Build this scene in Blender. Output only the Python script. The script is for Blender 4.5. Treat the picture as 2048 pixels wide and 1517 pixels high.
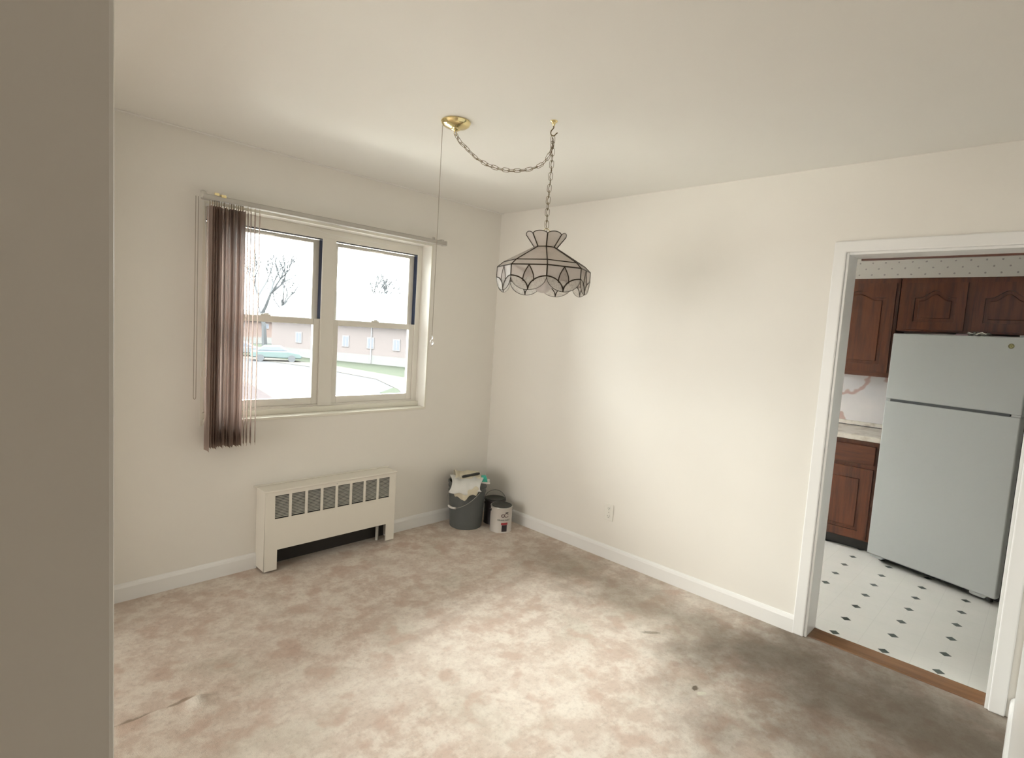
import bpy, bmesh, math, random
from mathutils import Vector, Matrix
random.seed(7)
for o in list(bpy.data.objects): bpy.data.objects.remove(o)
S = bpy.context.scene
COL = S.collection
PI = math.pi

# ------------------------------------------------------------------ camera
cam_d = bpy.data.cameras.new('camera'); cam = bpy.data.objects.new('camera', cam_d); COL.objects.link(cam)
cam_d.sensor_fit = 'HORIZONTAL'; cam_d.sensor_width = 36.0
cam_d.lens = 1114.765 / 2048 * 36.0
cam_d.clip_start = 0.01; cam_d.clip_end = 600
RR = Vector((0.69952, -0.71184, 0.06286)); DD = Vector((-0.01834, -0.10582, -0.99422)); FF = Vector((0.71438, 0.69432, -0.08708))
cam.matrix_world = Matrix(((RR.x, -DD.x, -FF.x, -3.16830), (RR.y, -DD.y, -FF.y, -3.31187), (RR.z, -DD.z, -FF.z, 1.51720), (0, 0, 0, 1)))
S.camera = cam
# ------------------------------------------------------------------ exposure
S.view_settings.view_transform = 'Standard'; S.view_settings.look = 'None'
S.view_settings.gamma = 1; S.view_settings.use_curve_mapping = False
S.view_settings.exposure = 0.17
# ------------------------------------------------------------------ world: bright overcast sky
w = bpy.data.worlds.new('overcast_sky'); S.world = w; w.use_nodes = True
nt = w.node_tree; bg = nt.nodes['Background']
tc = nt.nodes.new('ShaderNodeTexCoord'); sp = nt.nodes.new('ShaderNodeSeparateXYZ'); cr = nt.nodes.new('ShaderNodeValToRGB')
nt.links.new(tc.outputs['Generated'], sp.inputs[0]); nt.links.new(sp.outputs['Z'], cr.inputs[0]); nt.links.new(cr.outputs[0], bg.inputs['Color'])
# overcast sky: brighter overhead than at the horizon
cr.color_ramp.elements[0].position = 0.0; cr.color_ramp.elements[0].color = (0.190, 0.20, 0.207, 1)
cr.color_ramp.elements[1].position = 0.75; cr.color_ramp.elements[1].color = (1.0, 0.99, 0.97, 1)
e_ = cr.color_ramp.elements.new(0.18); e_.color = (0.245, 0.249, 0.249, 1); e_ = cr.color_ramp.elements.new(0.4); e_.color = (0.56, 0.56, 0.555, 1)
SKY = 62.0
bg.inputs['Strength'].default_value = SKY

def area(name, loc, rot, sx, sy, power, col=(1, 1, 1), portal=False):
    l = bpy.data.lights.new(name, 'AREA'); l.shape = 'RECTANGLE'; l.size = sx; l.size_y = sy; l.energy = power; l.color = col
    o = bpy.data.objects.new(name, l); COL.objects.link(o); o.location = loc; o.rotation_euler = rot
    if portal: l.cycles.is_portal = True
    return o
# portal over the dining window (sampling of the sky only)
area('sky_portal', (-1.426, 0.24, 1.49), (-PI/2, 0, 0), 1.5, 1.19, 1, portal=True)
# added fill lamp in the unseen living room, shining through the left wall opening
area('living_room_fill', (-6.46, -1.45, 1.35), (0, -PI/2, 0), 1.7, 2.4, 76, (1.0, 0.965, 0.92))
# daylight through the kitchen's window
area('kitchen_window_daylight', (1.0, -0.03, 1.55), (-PI/2, 0, 0), 0.9, 0.9, 0.6, (0.95, 0.98, 1.0))

# ------------------------------------------------------------------ materials
def mat(name, col=(.8, .8, .8), rough=.5, metal=0, **k):
    m = bpy.data.materials.new(name); m.use_nodes = True
    b = m.node_tree.nodes['Principled BSDF']
    b.inputs['Base Color'].default_value = (*col, 1); b.inputs['Roughness'].default_value = rough; b.inputs['Metallic'].default_value = metal
    for kk, v in k.items(): b.inputs[kk.replace('_', ' ')].default_value = v
    return m
def nodes(m):
    nt = m.node_tree; return nt, nt.nodes, nt.links, nt.nodes['Principled BSDF']
def N(nt, t, **k):
    n = nt.nodes.new(t)
    for a, v in k.items():
        if a.startswith('i_'): n.inputs[int(a[2:])].default_value = v
        else: setattr(n, a, v)
    return n
def math_(nt, op, a, b=None, c=None, clamp=False):
    n = nt.nodes.new('ShaderNodeMath'); n.operation = op; n.use_clamp = clamp
    for i, v in enumerate((a, b, c)):
        if v is None: continue
        if isinstance(v, (int, float)): n.inputs[i].default_value = v
        else: nt.links.new(v, n.inputs[i])
    return n.outputs[0]
def mixc(nt, fac, a, b):
    n = nt.nodes.new('ShaderNodeMix'); n.data_type = 'RGBA'
    for s, v in ((n.inputs[0], fac), (n.inputs[6], a), (n.inputs[7], b)):
        if isinstance(v, (int, float)): s.default_value = v
        elif isinstance(v, tuple): s.default_value = (*v, 1)
        else: nt.links.new(v, s)
    return n.outputs[2]
def noise(nt, vec, scale, detail=3, rough=.5):
    n = nt.nodes.new('ShaderNodeTexNoise'); n.inputs['Scale'].default_value = scale; n.inputs['Detail'].default_value = detail; n.inputs['Roughness'].default_value = rough
    if vec is not None: nt.links.new(vec, n.inputs['Vector'])
    return n.outputs['Fac']
def ramp(nt, f, p0, p1):
    n = nt.nodes.new('ShaderNodeMapRange'); n.inputs[1].default_value = p0; n.inputs[2].default_value = p1; n.interpolation_type = 'SMOOTHSTEP'
    nt.links.new(f, n.inputs[0]); return n.outputs[0]
def objco(nt):
    return nt.nodes.new('ShaderNodeTexCoord').outputs['Object']
def bump(nt, h, b, strength=.2, dist=.002):
    n = nt.nodes.new('ShaderNodeBump'); n.inputs['Strength'].default_value = strength; n.inputs['Distance'].default_value = dist
    nt.links.new(h, n.inputs['Height']); nt.links.new(n.outputs[0], b.inputs['Normal'])

def paint(name, col, rough=.6, amt=.03, sc=60, bs=.12):
    m = mat(name, col, rough); nt, n, l, b = nodes(m); co = objco(nt)
    f = noise(nt, co, 2.2, 2)
    l.new(mixc(nt, f, tuple(c * (1 - amt) for c in col), tuple(min(1, c * (1 + amt)) for c in col)), b.inputs['Base Color'])
    bump(nt, noise(nt, co, sc, 3), b, bs, .0015)
    return m
M_wall = paint('cream_wall_paint', (.88, .85, .785), .55)
M_panel = paint('living_room_paint', (.34, .30, .24), .6)
M_ceil = paint('ceiling_paint', (.90, .885, .84), .8, .02, 90)
M_trim = paint('white_trim_paint', (.90, .895, .87), .3, .01, 40, .05)
M_vinyl = paint('window_vinyl', (.84, .81, .74), .35, .01, 30, .03)
M_sill = paint('sill_paint', (.84, .81, .71), .4, .01, 30, .05)
M_rad = paint('radiator_enamel', (.86, .82, .73), .35, .01, 50, .05)
M_dark = mat('dark_gap', (.02, .022, .03), .6)
M_track = mat('window_track_liner', (.02, .03, .07), .5)
M_grille = mat('grille_slats', (.62, .60, .54), .4)
M_back = mat('radiator_recess_shade', (.035, .03, .026), .8)
M_alu = mat('blind_rail_aluminium', (.52, .50, .46), .35, .35)
M_brass = mat('polished_brass', (.88, .76, .42), .14, 1)
M_abrass = mat('antique_brass', (.17, .125, .06), .35, .8)
M_lead = mat('dark_came', (.035, .025, .015), .4, .6)
M_cord = mat('cord_grey', (.36, .31, .25), .6)
M_clear = mat('clear_plastic', (.95, .93, .9), .08, 0, Transmission_Weight=.7, IOR=1.45)
M_outlet = mat('outlet_plastic', (.86, .84, .77), .3)
M_black = mat('black_metal', (.015, .015, .014), .4)
M_screw = mat('screw_steel', (.5, .48, .44), .3, 1)

def fabric(name, col, trans=.35, rough=.8):
    m = mat(name, col, rough); nt, n, l, b = nodes(m); co = objco(nt)
    c2 = mixc(nt, noise(nt, co, 300, 2), tuple(x * .85 for x in col), tuple(min(1, x * 1.12) for x in col)); l.new(c2, b.inputs['Base Color'])
    t = N(nt, 'ShaderNodeBsdfTranslucent'); l.new(c2, t.inputs[0])
    mx = N(nt, 'ShaderNodeMixShader'); mx.inputs[0].default_value = trans
    l.new(b.outputs[0], mx.inputs[1]); l.new(t.outputs[0], mx.inputs[2]); l.new(mx.outputs[0], n['Material Output'].inputs[0])
    return m
M_vane = fabric('vane_taupe_vinyl', (.70, .60, .545), .55, .5)
M_vane2 = fabric('vane_cream_vinyl', (.72, .64, .52), .5, .5)
M_rag_white = fabric('white_towel', (.84, .84, .80), .15)
M_rag_cream = fabric('cream_towel', (.76, .70, .54), .15)

def glass_pane(name, tint=(1, 1, 1), refl=.06):
    m = bpy.data.materials.new(name); m.use_nodes = True; nt = m.node_tree; nt.nodes.remove(nt.nodes['Principled BSDF'])
    t = N(nt, 'ShaderNodeBsdfTransparent'); t.inputs[0].default_value = (*tint, 1); g = N(nt, 'ShaderNodeBsdfGlossy'); g.inputs['Roughness'].default_value = .02
    f = N(nt, 'ShaderNodeFresnel'); f.inputs[0].default_value = 1.45
    mx = N(nt, 'ShaderNodeMixShader'); nt.links.new(math_(nt, 'MULTIPLY', f.outputs[0], 1.0), mx.inputs[0]); nt.links.new(t.outputs[0], mx.inputs[1]); nt.links.new(g.outputs[0], mx.inputs[2])
    nt.links.new(mx.outputs[0], nt.nodes['Material Output'].inputs[0]); return m
M_glass = glass_pane('window_glass', (.97, .99, .98))

def art_glass(name, col, clear, rough, bsc, bstr):
    m = bpy.data.materials.new(name); m.use_nodes = True; nt = m.node_tree; b = nt.nodes['Principled BSDF']
    b.inputs['Base Color'].default_value = (*col, 1); b.inputs['Roughness'].default_value = rough
    co = objco(nt); h = noise(nt, co, bsc, 3); bump(nt, h, b, bstr, .004)
    tl = N(nt, 'ShaderNodeBsdfTranslucent'); tl.inputs[0].default_value = (*col, 1)
    tr = N(nt, 'ShaderNodeBsdfTransparent'); tr.inputs[0].default_value = (.93, .91, .90, 1)
    m1 = N(nt, 'ShaderNodeMixShader'); m1.inputs[0].default_value = .5; nt.links.new(b.outputs[0], m1.inputs[1]); nt.links.new(tl.outputs[0], m1.inputs[2])
    m2 = N(nt, 'ShaderNodeMixShader'); nt.links.new(m1.outputs[0], m2.inputs[1]); nt.links.new(tr.outputs[0], m2.inputs[2])
    f = math_(nt, 'MULTIPLY_ADD', h, clear * .5, clear * .75); nt.links.new(f, m2.inputs[0])
    nt.links.new(m2.outputs[0], nt.nodes['Material Output'].inputs[0]); return m
M_milk = art_glass('milky_art_glass', (.83, .79, .755), .35, .12, 18, .15)
M_petal = art_glass('textured_clear_glass', (.86, .85, .80), .60, .12, 160, .9)
M_bulb = art_glass('frosted_bulb_glass', (.84, .81, .80), .12, .3, 5, 0)

# carpet ------------------------------------------------------------
M_carpet = mat('mottled_carpet', (.5, .42, .35), .95); nt, n, l, b = nodes(M_carpet); co = objco(nt)
b.inputs['Specular IOR Level'].default_value = .1
big = ramp(nt, noise(nt, co, 1.7, 4, .6), .38, .66); mid = ramp(nt, noise(nt, co, 8.5, 6, .7), .40, .62); fine = noise(nt, co, 45, 4, .7); tiny = noise(nt, co, 420, 2, .6)
base = mixc(nt, big, (.68, .55, .46), (.78, .68, .59))
base = mixc(nt, math_(nt, 'MULTIPLY', mid, .75), base, (.93, .86, .76))
mp = nt.nodes.new('ShaderNodeMapping'); mp.inputs['Location'].default_value = (5, 3, 0); l.new(co, mp.inputs[0])
base = mixc(nt, math_(nt, 'MULTIPLY', ramp(nt, noise(nt, mp.outputs[0], 3.5, 3), .5, .72), .45), base, (.60, .565, .465))
base = mixc(nt, math_(nt, 'MULTIPLY', ramp(nt, noise(nt, mp.outputs[0], 7, 4), .52, .66), .65), base, (.64, .47, .38))
base = mixc(nt, math_(nt, 'MULTIPLY', ramp(nt, fine, .45, .75), .3), base, (.36, .29, .23))
base = mixc(nt, math_(nt, 'MULTIPLY', tiny, .25), base, (.36, .30, .24))
# walked-in soil: a greyed track worn along the kitchen wall and towards the doorway, with noisy edges
sx = N(nt, 'ShaderNodeSeparateXYZ'); l.new(co, sx.inputs[0])
wob = math_(nt, 'MULTIPLY_ADD', noise(nt, co, 3, 4, .6), .9, -.45)
dx = math_(nt, 'DIVIDE', math_(nt, 'ADD', math_(nt, 'ADD', sx.outputs['X'], .36), wob), .42)
track = math_(nt, 'SUBTRACT', 1.0, math_(nt, 'ABSOLUTE', dx)); track = ramp(nt, track, 0, 1)
fade = ramp(nt, sx.outputs['Y'], -.35, -1.3)
base = mixc(nt, math_(nt, 'MULTIPLY', math_(nt, 'MULTIPLY', track, fade), .6), base, (.26, .22, .165))
def spot(x, y, rx, ry, rot, soft=.25):
    px = math_(nt, 'SUBTRACT', sx.outputs['X'], x); py = math_(nt, 'SUBTRACT', sx.outputs['Y'], y); c, s = math.cos(rot), math.sin(rot)
    u = math_(nt, 'ADD', math_(nt, 'MULTIPLY', px, c / rx), math_(nt, 'MULTIPLY', py, s / rx)); v = math_(nt, 'ADD', math_(nt, 'MULTIPLY', px, -s / ry), math_(nt, 'MULTIPLY', py, c / ry))
    r = math_(nt, 'SQRT', math_(nt, 'ADD', math_(nt, 'MULTIPLY', u, u), math_(nt, 'MULTIPLY', v, v)))
    r = math_(nt, 'ADD', r, math_(nt, 'MULTIPLY_ADD', noise(nt, co, 60, 3, .7), 1.4, -.7))
    n_ = nt.nodes.new('ShaderNodeMapRange'); n_.inputs[1].default_value = 1 + soft; n_.inputs[2].default_value = 1 - soft; l.new(r, n_.inputs[0]); return n_.outputs[0]
base = mixc(nt, math_(nt, 'MULTIPLY', spot(-.62, -1.955, .05, .012, 2.4), .55), base, (.17, .14, .09))
base = mixc(nt, math_(nt, 'MULTIPLY', spot(-.875, -2.325, .018, .012, .3), .8), base, (.12, .09, .06))
base = mixc(nt, spot(-.89, -2.36, .022, .011, -.5), base, (.85, .82, .68))
sy_ = math_(nt, 'ABSOLUTE', math_(nt, 'ADD', math_(nt, 'ADD', sx.outputs['Y'], 1.020), math_(nt, 'MULTIPLY_ADD', noise(nt, co, 18, 3), .03, -.015)))
groove_shade = ramp(nt, sy_, .009, .002); send = math_(nt, 'MULTIPLY', ramp(nt, sx.outputs['X'], -2.48, -2.53), ramp(nt, sx.outputs['X'], -3.0, -2.95))
base = mixc(nt, math_(nt, 'MULTIPLY', math_(nt, 'MULTIPLY', groove_shade, send), .6), base, (.22, .17, .12))  # dark groove shade of the lifted seam, put into the carpet colour
base = mixc(nt, math_(nt, 'MULTIPLY', spot(-2.51, -1.075, .03, .035, .2, .4), .6), base, (.93, .90, .82))
base = mixc(nt, math_(nt, 'MULTIPLY', spot(-1.4, -1.2, .5, .03, .2, .6), .15), base, (.30, .2, .15))
def soil(x, y, r0, r1, k):
    global base
    px = math_(nt, 'SUBTRACT', sx.outputs['X'], x); py = math_(nt, 'SUBTRACT', sx.outputs['Y'], y)
    rr = math_(nt, 'SQRT', math_(nt, 'ADD', math_(nt, 'MULTIPLY', px, px), math_(nt, 'MULTIPLY', py, py)))
    rr = math_(nt, 'ADD', rr, math_(nt, 'MULTIPLY_ADD', noise(nt, co, 2.6, 5, .65), .9, -.45))
    n_ = nt.nodes.new('ShaderNodeMapRange'); n_.interpolation_type = 'SMOOTHSTEP'; n_.inputs[1].default_value = r1; n_.inputs[2].default_value = r0; l.new(rr, n_.inputs[0])
    mm = nt.nodes.new('ShaderNodeMix'); mm.data_type = 'RGBA'; mm.blend_type = 'MULTIPLY'; mm.inputs[7].default_value = (.36, .345, .325, 1)
    l.new(math_(nt, 'MULTIPLY', n_.outputs[0], k), mm.inputs[0]); l.new(base, mm.inputs[6]); base = mm.outputs[2]
soil(-.35, -2.95, .45, 1.2, .9)      # traffic soil fanning out from the kitchen doorway
l.new(base, b.inputs['Base Color'])
hh = math_(nt, 'ADD', math_(nt, 'MULTIPLY', tiny, .6), math_(nt, 'MULTIPLY', fine, .8)); bump(nt, hh, b, .7, .006)

# kitchen vinyl -----------------------------------------------------
M_lino = mat('kitchen_vinyl_tiles', (.8, .8, .75), .35); nt, n, l, b = nodes(M_lino); co = objco(nt)
sx = N(nt, 'ShaderNodeSeparateXYZ'); l.new(co, sx.inputs[0]); P = .2268
def cell(o, off):
    u = math_(nt, 'DIVIDE', math_(nt, 'SUBTRACT', o, off), P); u = math_(nt, 'ADD', u, .5)
    return math_(nt, 'SUBTRACT', math_(nt, 'FRACT', u), .5)
ux = cell(sx.outputs['X'], .186); uy = cell(sx.outputs['Y'], -2.604 + P * 20)
ax, ay = math_(nt, 'ABSOLUTE', ux), math_(nt, 'ABSOLUTE', uy)
dia = math_(nt, 'LESS_THAN', math_(nt, 'ADD', ax, ay), .118)
hx, hy = math_(nt, 'GREATER_THAN', ax, .4925), math_(nt, 'GREATER_THAN', ay, .4925)
g2 = math_(nt, 'LESS_THAN', ay, .005); g3 = math_(nt, 'LESS_THAN', ax, .005)
gr = math_(nt, 'MAXIMUM', math_(nt, 'MAXIMUM', hx, hy), math_(nt, 'MULTIPLY', math_(nt, 'MAXIMUM', g2, g3), .6))
c0 = mixc(nt, noise(nt, co, 5, 4), (.60, .61, .56), (.70, .68, .63))
c0 = mixc(nt, math_(nt, 'MULTIPLY', gr, .35), c0, (.5, .5, .46)); c0 = mixc(nt, dia, c0, (.045, .06, .05)); l.new(c0, b.inputs['Base Color'])

# oak cabinets ------------------------------------------------------
def oak(name, c1, c2, axis='Z'):
    m = mat(name, c1, .38); nt, n, l, b = nodes(m); co = objco(nt); mp = nt.nodes.new('ShaderNodeMapping'); l.new(co, mp.inputs[0])
    mp.inputs['Scale'].default_value = (14, 14, 1.2) if axis == 'Z' else (14, 1.2, 14)
    f = noise(nt, mp.outputs[0], 2.2, 6, .65); l.new(mixc(nt, ramp(nt, f, .35, .7), c1, c2), b.inputs['Base Color']); bump(nt, f, b, .12, .001); return m
M_oak = oak('stained_oak', (.115, .031, .010), (.052, .014, .0048))
M_oak_h = oak('stained_oak_horizontal', (.115, .031, .010), (.052, .014, .0048), 'Y')
M_thresh = oak('threshold_oak', (.22, .115, .05), (.15, .07, .03), 'Y')

# wallpaper ---------------------------------------------------------
M_paper = mat('sprigged_wallpaper', (.72, .70, .66), .7); nt, n, l, b = nodes(M_paper); co = objco(nt)
sx = N(nt, 'ShaderNodeSeparateXYZ'); l.new(co, sx.inputs[0])
pa = math_(nt, 'DIVIDE', sx.outputs['Y'], .086); pb = math_(nt, 'DIVIDE', math_(nt, 'SUBTRACT', sx.outputs['Z'], 2.128), .092)
def dots(ou, ov):
    fu = math_(nt, 'SUBTRACT', math_(nt, 'FRACT', math_(nt, 'ADD', pa, ou + 100)), .5); fv = math_(nt, 'SUBTRACT', math_(nt, 'FRACT', math_(nt, 'ADD', pb, ov + 100)), .5)
    fu = math_(nt, 'MULTIPLY', fu, .086); fv = math_(nt, 'MULTIPLY', fv, .092)
    r = math_(nt, 'SQRT', math_(nt, 'ADD', math_(nt, 'MULTIPLY', fu, fu), math_(nt, 'MULTIPLY', fv, fv)))
    r = math_(nt, 'ADD', r, math_(nt, 'MULTIPLY_ADD', noise(nt, co, 150, 2), .008, -.004))
    return math_(nt, 'LESS_THAN', r, .0062)
d = math_(nt, 'MAXIMUM', dots(0, .5), dots(.5, 0)); l.new(mixc(nt, math_(nt, 'MULTIPLY', d, .75), (.70, .68, .64), (.25, .22, .22)), b.inputs['Base Color'])

# marble laminate ---------------------------------------------------
M_marble = mat('marble_laminate', (.75, .72, .7), .25); nt, n, l, b = nodes(M_marble); co = objco(nt)
wv = N(nt, 'ShaderNodeTexWave'); wv.inputs['Scale'].default_value = .9; wv.inputs['Distortion'].default_value = 16; wv.inputs['Detail'].default_value = 4; wv.inputs['Detail Scale'].default_value = 1.6; wv.bands_direction = 'Z'; l.new(co, wv.inputs[0])
v = ramp(nt, wv.outputs['Fac'], .93, 1.0); c0 = mixc(nt, noise(nt, co, 5, 4), (.62, .62, .63), (.84, .80, .77))
l.new(mixc(nt, math_(nt, 'MULTIPLY', v, .75), c0, (.42, .24, .19)), b.inputs['Base Color'])
M_counter = mat('cream_laminate', (.72, .68, .58), .3); nt, n, l, b = nodes(M_counter); co = objco(nt)
l.new(mixc(nt, ramp(nt, noise(nt, co, 14, 5), .45, .7), (.74, .70, .62), (.50, .44, .36)), b.inputs['Base Color'])
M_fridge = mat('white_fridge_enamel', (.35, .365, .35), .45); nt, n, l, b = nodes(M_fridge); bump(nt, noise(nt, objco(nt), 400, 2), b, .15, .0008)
M_case = mat('charcoal_case', (.03, .028, .028), .6)
M_gasket = mat('dark_gasket', (.03, .035, .035), .6)
M_pail = mat('grey_pail_plastic', (.105, .115, .112), .45); nt, n, l, b = nodes(M_pail); l.new(mixc(nt, noise(nt, objco(nt), 6, 3), (.09, .10, .098), (.125, .132, .128)), b.inputs['Base Color'])
M_canlid = mat('dark_can_lid', (.05, .055, .05), .35, .3)
M_canbody = mat('white_can_label', (.62, .58, .53), .4)
M_cansteel = mat('can_rim', (.55, .54, .5), .3, .6)
M_darkcan = mat('dark_can_body', (.045, .038, .04), .4)
M_red = mat('label_red', (.35, .03, .04), .5); M_ink = mat('label_ink', (.03, .025, .03), .5); M_inkg = mat('label_grey_ink', (.2, .2, .17), .5); M_inkb = mat('label_brown_ink', (.16, .11, .10), .5)
M_teal = mat('teal_card', (.03, .42, .32), .4); M_wcard = mat('white_card', (.75, .72, .68), .5)

# ------------------------------------------------------------------ mesh helpers
def bx(bm, x0, x1, y0, y1, z0, z1):
    vs = [bm.verts.new(p) for p in ((x0, y0, z0), (x1, y0, z0), (x1, y1, z0), (x0, y1, z0), (x0, y0, z1), (x1, y0, z1), (x1, y1, z1), (x0, y1, z1))]
    for f in ((3, 2, 1, 0), (4, 5, 6, 7), (0, 1, 5, 4), (1, 2, 6, 5), (2, 3, 7, 6), (3, 0, 4, 7)): bm.faces.new([vs[i] for i in f])
def frame_of(t):
    t = t.normalized(); a = Vector((0, 0, 1)) if abs(t.z) < .9 else Vector((1, 0, 0)); u = t.cross(a).normalized(); return u, t.cross(u).normalized()
def tube(bm, pts, r, seg=8, closed=False, cap=True):
    pts = [Vector(p) for p in pts]; n = len(pts); rings = []; pu = None
    for i, p in enumerate(pts):
        a = pts[(i - 1) % n] if (closed or i > 0) else p; c = pts[(i + 1) % n] if (closed or i < n - 1) else p
        t = (c - a)
        if t.length < 1e-9: t = Vector((0, 0, 1))
        t.normalize()
        if pu is None: u, v = frame_of(t)
        else:
            u = pu - t * pu.dot(t)
            u = u.normalized() if u.length > 1e-6 else frame_of(t)[0]
            v = t.cross(u)
        pu = u; rr = r[i] if isinstance(r, (list, tuple)) else r
        rings.append([bm.verts.new(p + (u * math.cos(2 * PI * k / seg) + v * math.sin(2 * PI * k / seg)) * rr) for k in range(seg)])
    m = n if closed else n - 1
    for i in range(m):
        A, B = rings[i], rings[(i + 1) % n]
        for k in range(seg): bm.faces.new((A[k], A[(k + 1) % seg], B[(k + 1) % seg], B[k]))
    if not closed and cap:
        bm.faces.new(rings[0][::-1]); bm.faces.new(rings[-1])
def lathe(bm, prof, c=(0, 0, 0), seg=40):
    rings = []
    for r, z in prof:
        if r < 1e-6: rings.append([bm.verts.new((c[0], c[1], c[2] + z))])
        else: rings.append([bm.verts.new((c[0] + r * math.cos(2 * PI * k / seg), c[1] + r * math.sin(2 * PI * k / seg), c[2] + z)) for k in range(seg)])
    for A, B in zip(rings, rings[1:]):
        for k in range(seg):
            k2 = (k + 1) % seg
            if len(A) == 1 and len(B) == 1: continue
            if len(A) == 1: bm.faces.new((A[0], B[k2], B[k]))
            elif len(B) == 1: bm.faces.new((A[k], A[k2], B[0]))
            else: bm.faces.new((A[k], A[k2], B[k2], B[k]))
def prism(bm, pts, h0, h1, f):
    """polygon pts (a,b) extruded from h0 to h1; f(a,b,h)->xyz"""
    A = [bm.verts.new(f(a, b, h0)) for a, b in pts]; B = [bm.verts.new(f(a, b, h1)) for a, b in pts]; n = len(pts)
    bm.faces.new(A[::-1]); bm.faces.new(B)
    for i in range(n): bm.faces.new((A[i], A[(i + 1) % n], B[(i + 1) % n], B[i]))
def plate(loops, depth, bev=0):
    """2D loops (first outer, others holes) -> mesh in the xy plane, centred thickness 2*depth"""
    cu = bpy.data.curves.new('t', 'CURVE'); cu.dimensions = '2D'; cu.fill_mode = 'BOTH'; cu.extrude = depth; cu.bevel_depth = bev; cu.bevel_resolution = 1
    if bev: cu.offset = -bev
    for lp in loops:
        s = cu.splines.new('POLY'); s.points.add(len(lp) - 1)
        for i, (x, y) in enumerate(lp): s.points[i].co = (x, y, 0, 1)
        s.use_cyclic_u = True
    o = bpy.data.objects.new('t', cu); COL.objects.link(o)
    bpy.context.view_layer.update()
    me = bpy.data.meshes.new_from_object(o.evaluated_get(bpy.context.evaluated_depsgraph_get()))
    bpy.data.objects.remove(o); bpy.data.curves.remove(cu); return me
def text_mesh(s, size, depth=.0002, align='CENTER', off=0):
    cu = bpy.data.curves.new('t', 'FONT'); cu.body = s; cu.offset = off; cu.size = size; cu.extrude = depth; cu.align_x = align; cu.align_y = 'CENTER'
    o = bpy.data.objects.new('t', cu); COL.objects.link(o); bpy.context.view_layer.update()
    me = bpy.data.meshes.new_from_object(o.evaluated_get(bpy.context.evaluated_depsgraph_get())); bpy.data.objects.remove(o); return me
WM = {}
def put(name, bm, m, parent=None, bevel=0, smooth=False, local=False, seg=2):
    me = bm if isinstance(bm, bpy.types.Mesh) else bpy.data.meshes.new(name)
    if not isinstance(bm, bpy.types.Mesh):
        bmesh.ops.recalc_face_normals(bm, faces=bm.faces[:]); bm.to_mesh(me); bm.free()
    me.name = name; me.materials.clear()
    for mm in (m if isinstance(m, (list, tuple)) else [m]): me.materials.append(mm)
    o = bpy.data.objects.new(name, me); COL.objects.link(o)
    if parent is not None:
        o.parent = parent
        if not local: me.transform(WM[parent].inverted())
        WM[o] = WM[parent]
    else: WM[o] = Matrix()
    if smooth:
        for p in me.polygons: p.use_smooth = True
        me.update()
        try: me.set_sharp_from_angle(angle=math.radians(40))
        except Exception: pass
    if bevel:
        b = o.modifiers.new('bevel', 'BEVEL'); b.width = bevel; b.segments = seg; b.limit_method = 'ANGLE'; b.angle_limit = math.radians(40)
    return o
def thing(name, label, cat, loc=(0, 0, 0), rz=0, group=None):
    o = bpy.data.objects.new(name, None); COL.objects.link(o); o.location = loc; o.rotation_euler = (0, 0, rz); o.empty_display_size = .1
    o['label'] = label; o['category'] = cat
    if group: o['group'] = group
    WM[o] = Matrix.Translation(loc) @ Matrix.Rotation(rz, 4, 'Z'); return o
def tag(o, label, cat, group=None):
    o['label'] = label; o['category'] = cat
    if group: o['group'] = group
    return o
def struct(o): o['kind'] = 'structure'; return o
def structE(name, loc=(0, 0, 0)):
    o = bpy.data.objects.new(name, None); COL.objects.link(o); o.location = loc; WM[o] = Matrix.Translation(loc); o['kind'] = 'structure'; return o
def B(*boxes):
    bm = bmesh.new()
    for b in boxes: bx(bm, *b)
    return bm
def arc(cx, cy, rx, ry, a0, a1, n):
    return [(cx + rx * math.cos(math.radians(a0 + (a1 - a0) * i / n)), cy + ry * math.sin(math.radians(a0 + (a1 - a0) * i / n))) for i in range(n + 1)]

# ================================================================== THE ROOM
H = 2.44
WX0, WX1, WZ0, WZ1 = -2.177, -.675, .897, 2.087     # window opening
def crease(x, y):
    # a lifted seam in the carpet near the left side
    t = (x + 2.78) / .30
    if t < -.6 or t > 1.25: return 0
    yc = -1.032 - .012 * max(0, min(1, t)) + .006 * math.sin(x * 40)
    d = y - yc; e = min(1, max(0, (t + .6) / .3)) * min(1, max(0, (1.2 - t) / .25))
    h = .016 * math.exp(-((d + .018) / .022) ** 2) - .008 * math.exp(-((d - .012) / .012) ** 2)
    tuft = .018 * math.exp(-(((x + 2.50) / .035) ** 2 + ((y + 1.085) / .03) ** 2))
    return h * e + tuft
bm = bmesh.new(); nx, ny = 150, 200
X = [-3.3 + 1.5 * i / nx for i in range(nx + 1)]; Y = [-2.0 + 2.0 * j / ny for j in range(ny + 1)]
G = [[bm.verts.new((x, y, crease(x, y))) for y in Y] for x in X]
for i in range(nx):
    for j in range(ny): bm.faces.new((G[i][j], G[i + 1][j], G[i + 1][j + 1], G[i][j + 1]))
def quad(bm, x0, x1, y0, y1, z): bm.faces.new([bm.verts.new(p) for p in ((x0, y0, z), (x1, y0, z), (x1, y1, z), (x0, y1, z))])
quad(bm, -1.8, .02, -3.6, 0, 0); quad(bm, -3.3, -1.8, -3.6, -2.0, 0); quad(bm, -6.6, -3.3, -6.6, 0, 0); quad(bm, -3.3, .02, -6.6, -3.6, 0)
struct(put('floor', bm, M_carpet))
struct(put('floor_kitchen', B((.02, 2.45, -4.3, 0, -.05, -.001)), M_lino))
struct(put('ceiling', B((-6.6, 2.45, -6.6, .12, H, H + .12)), M_ceil))
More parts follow.
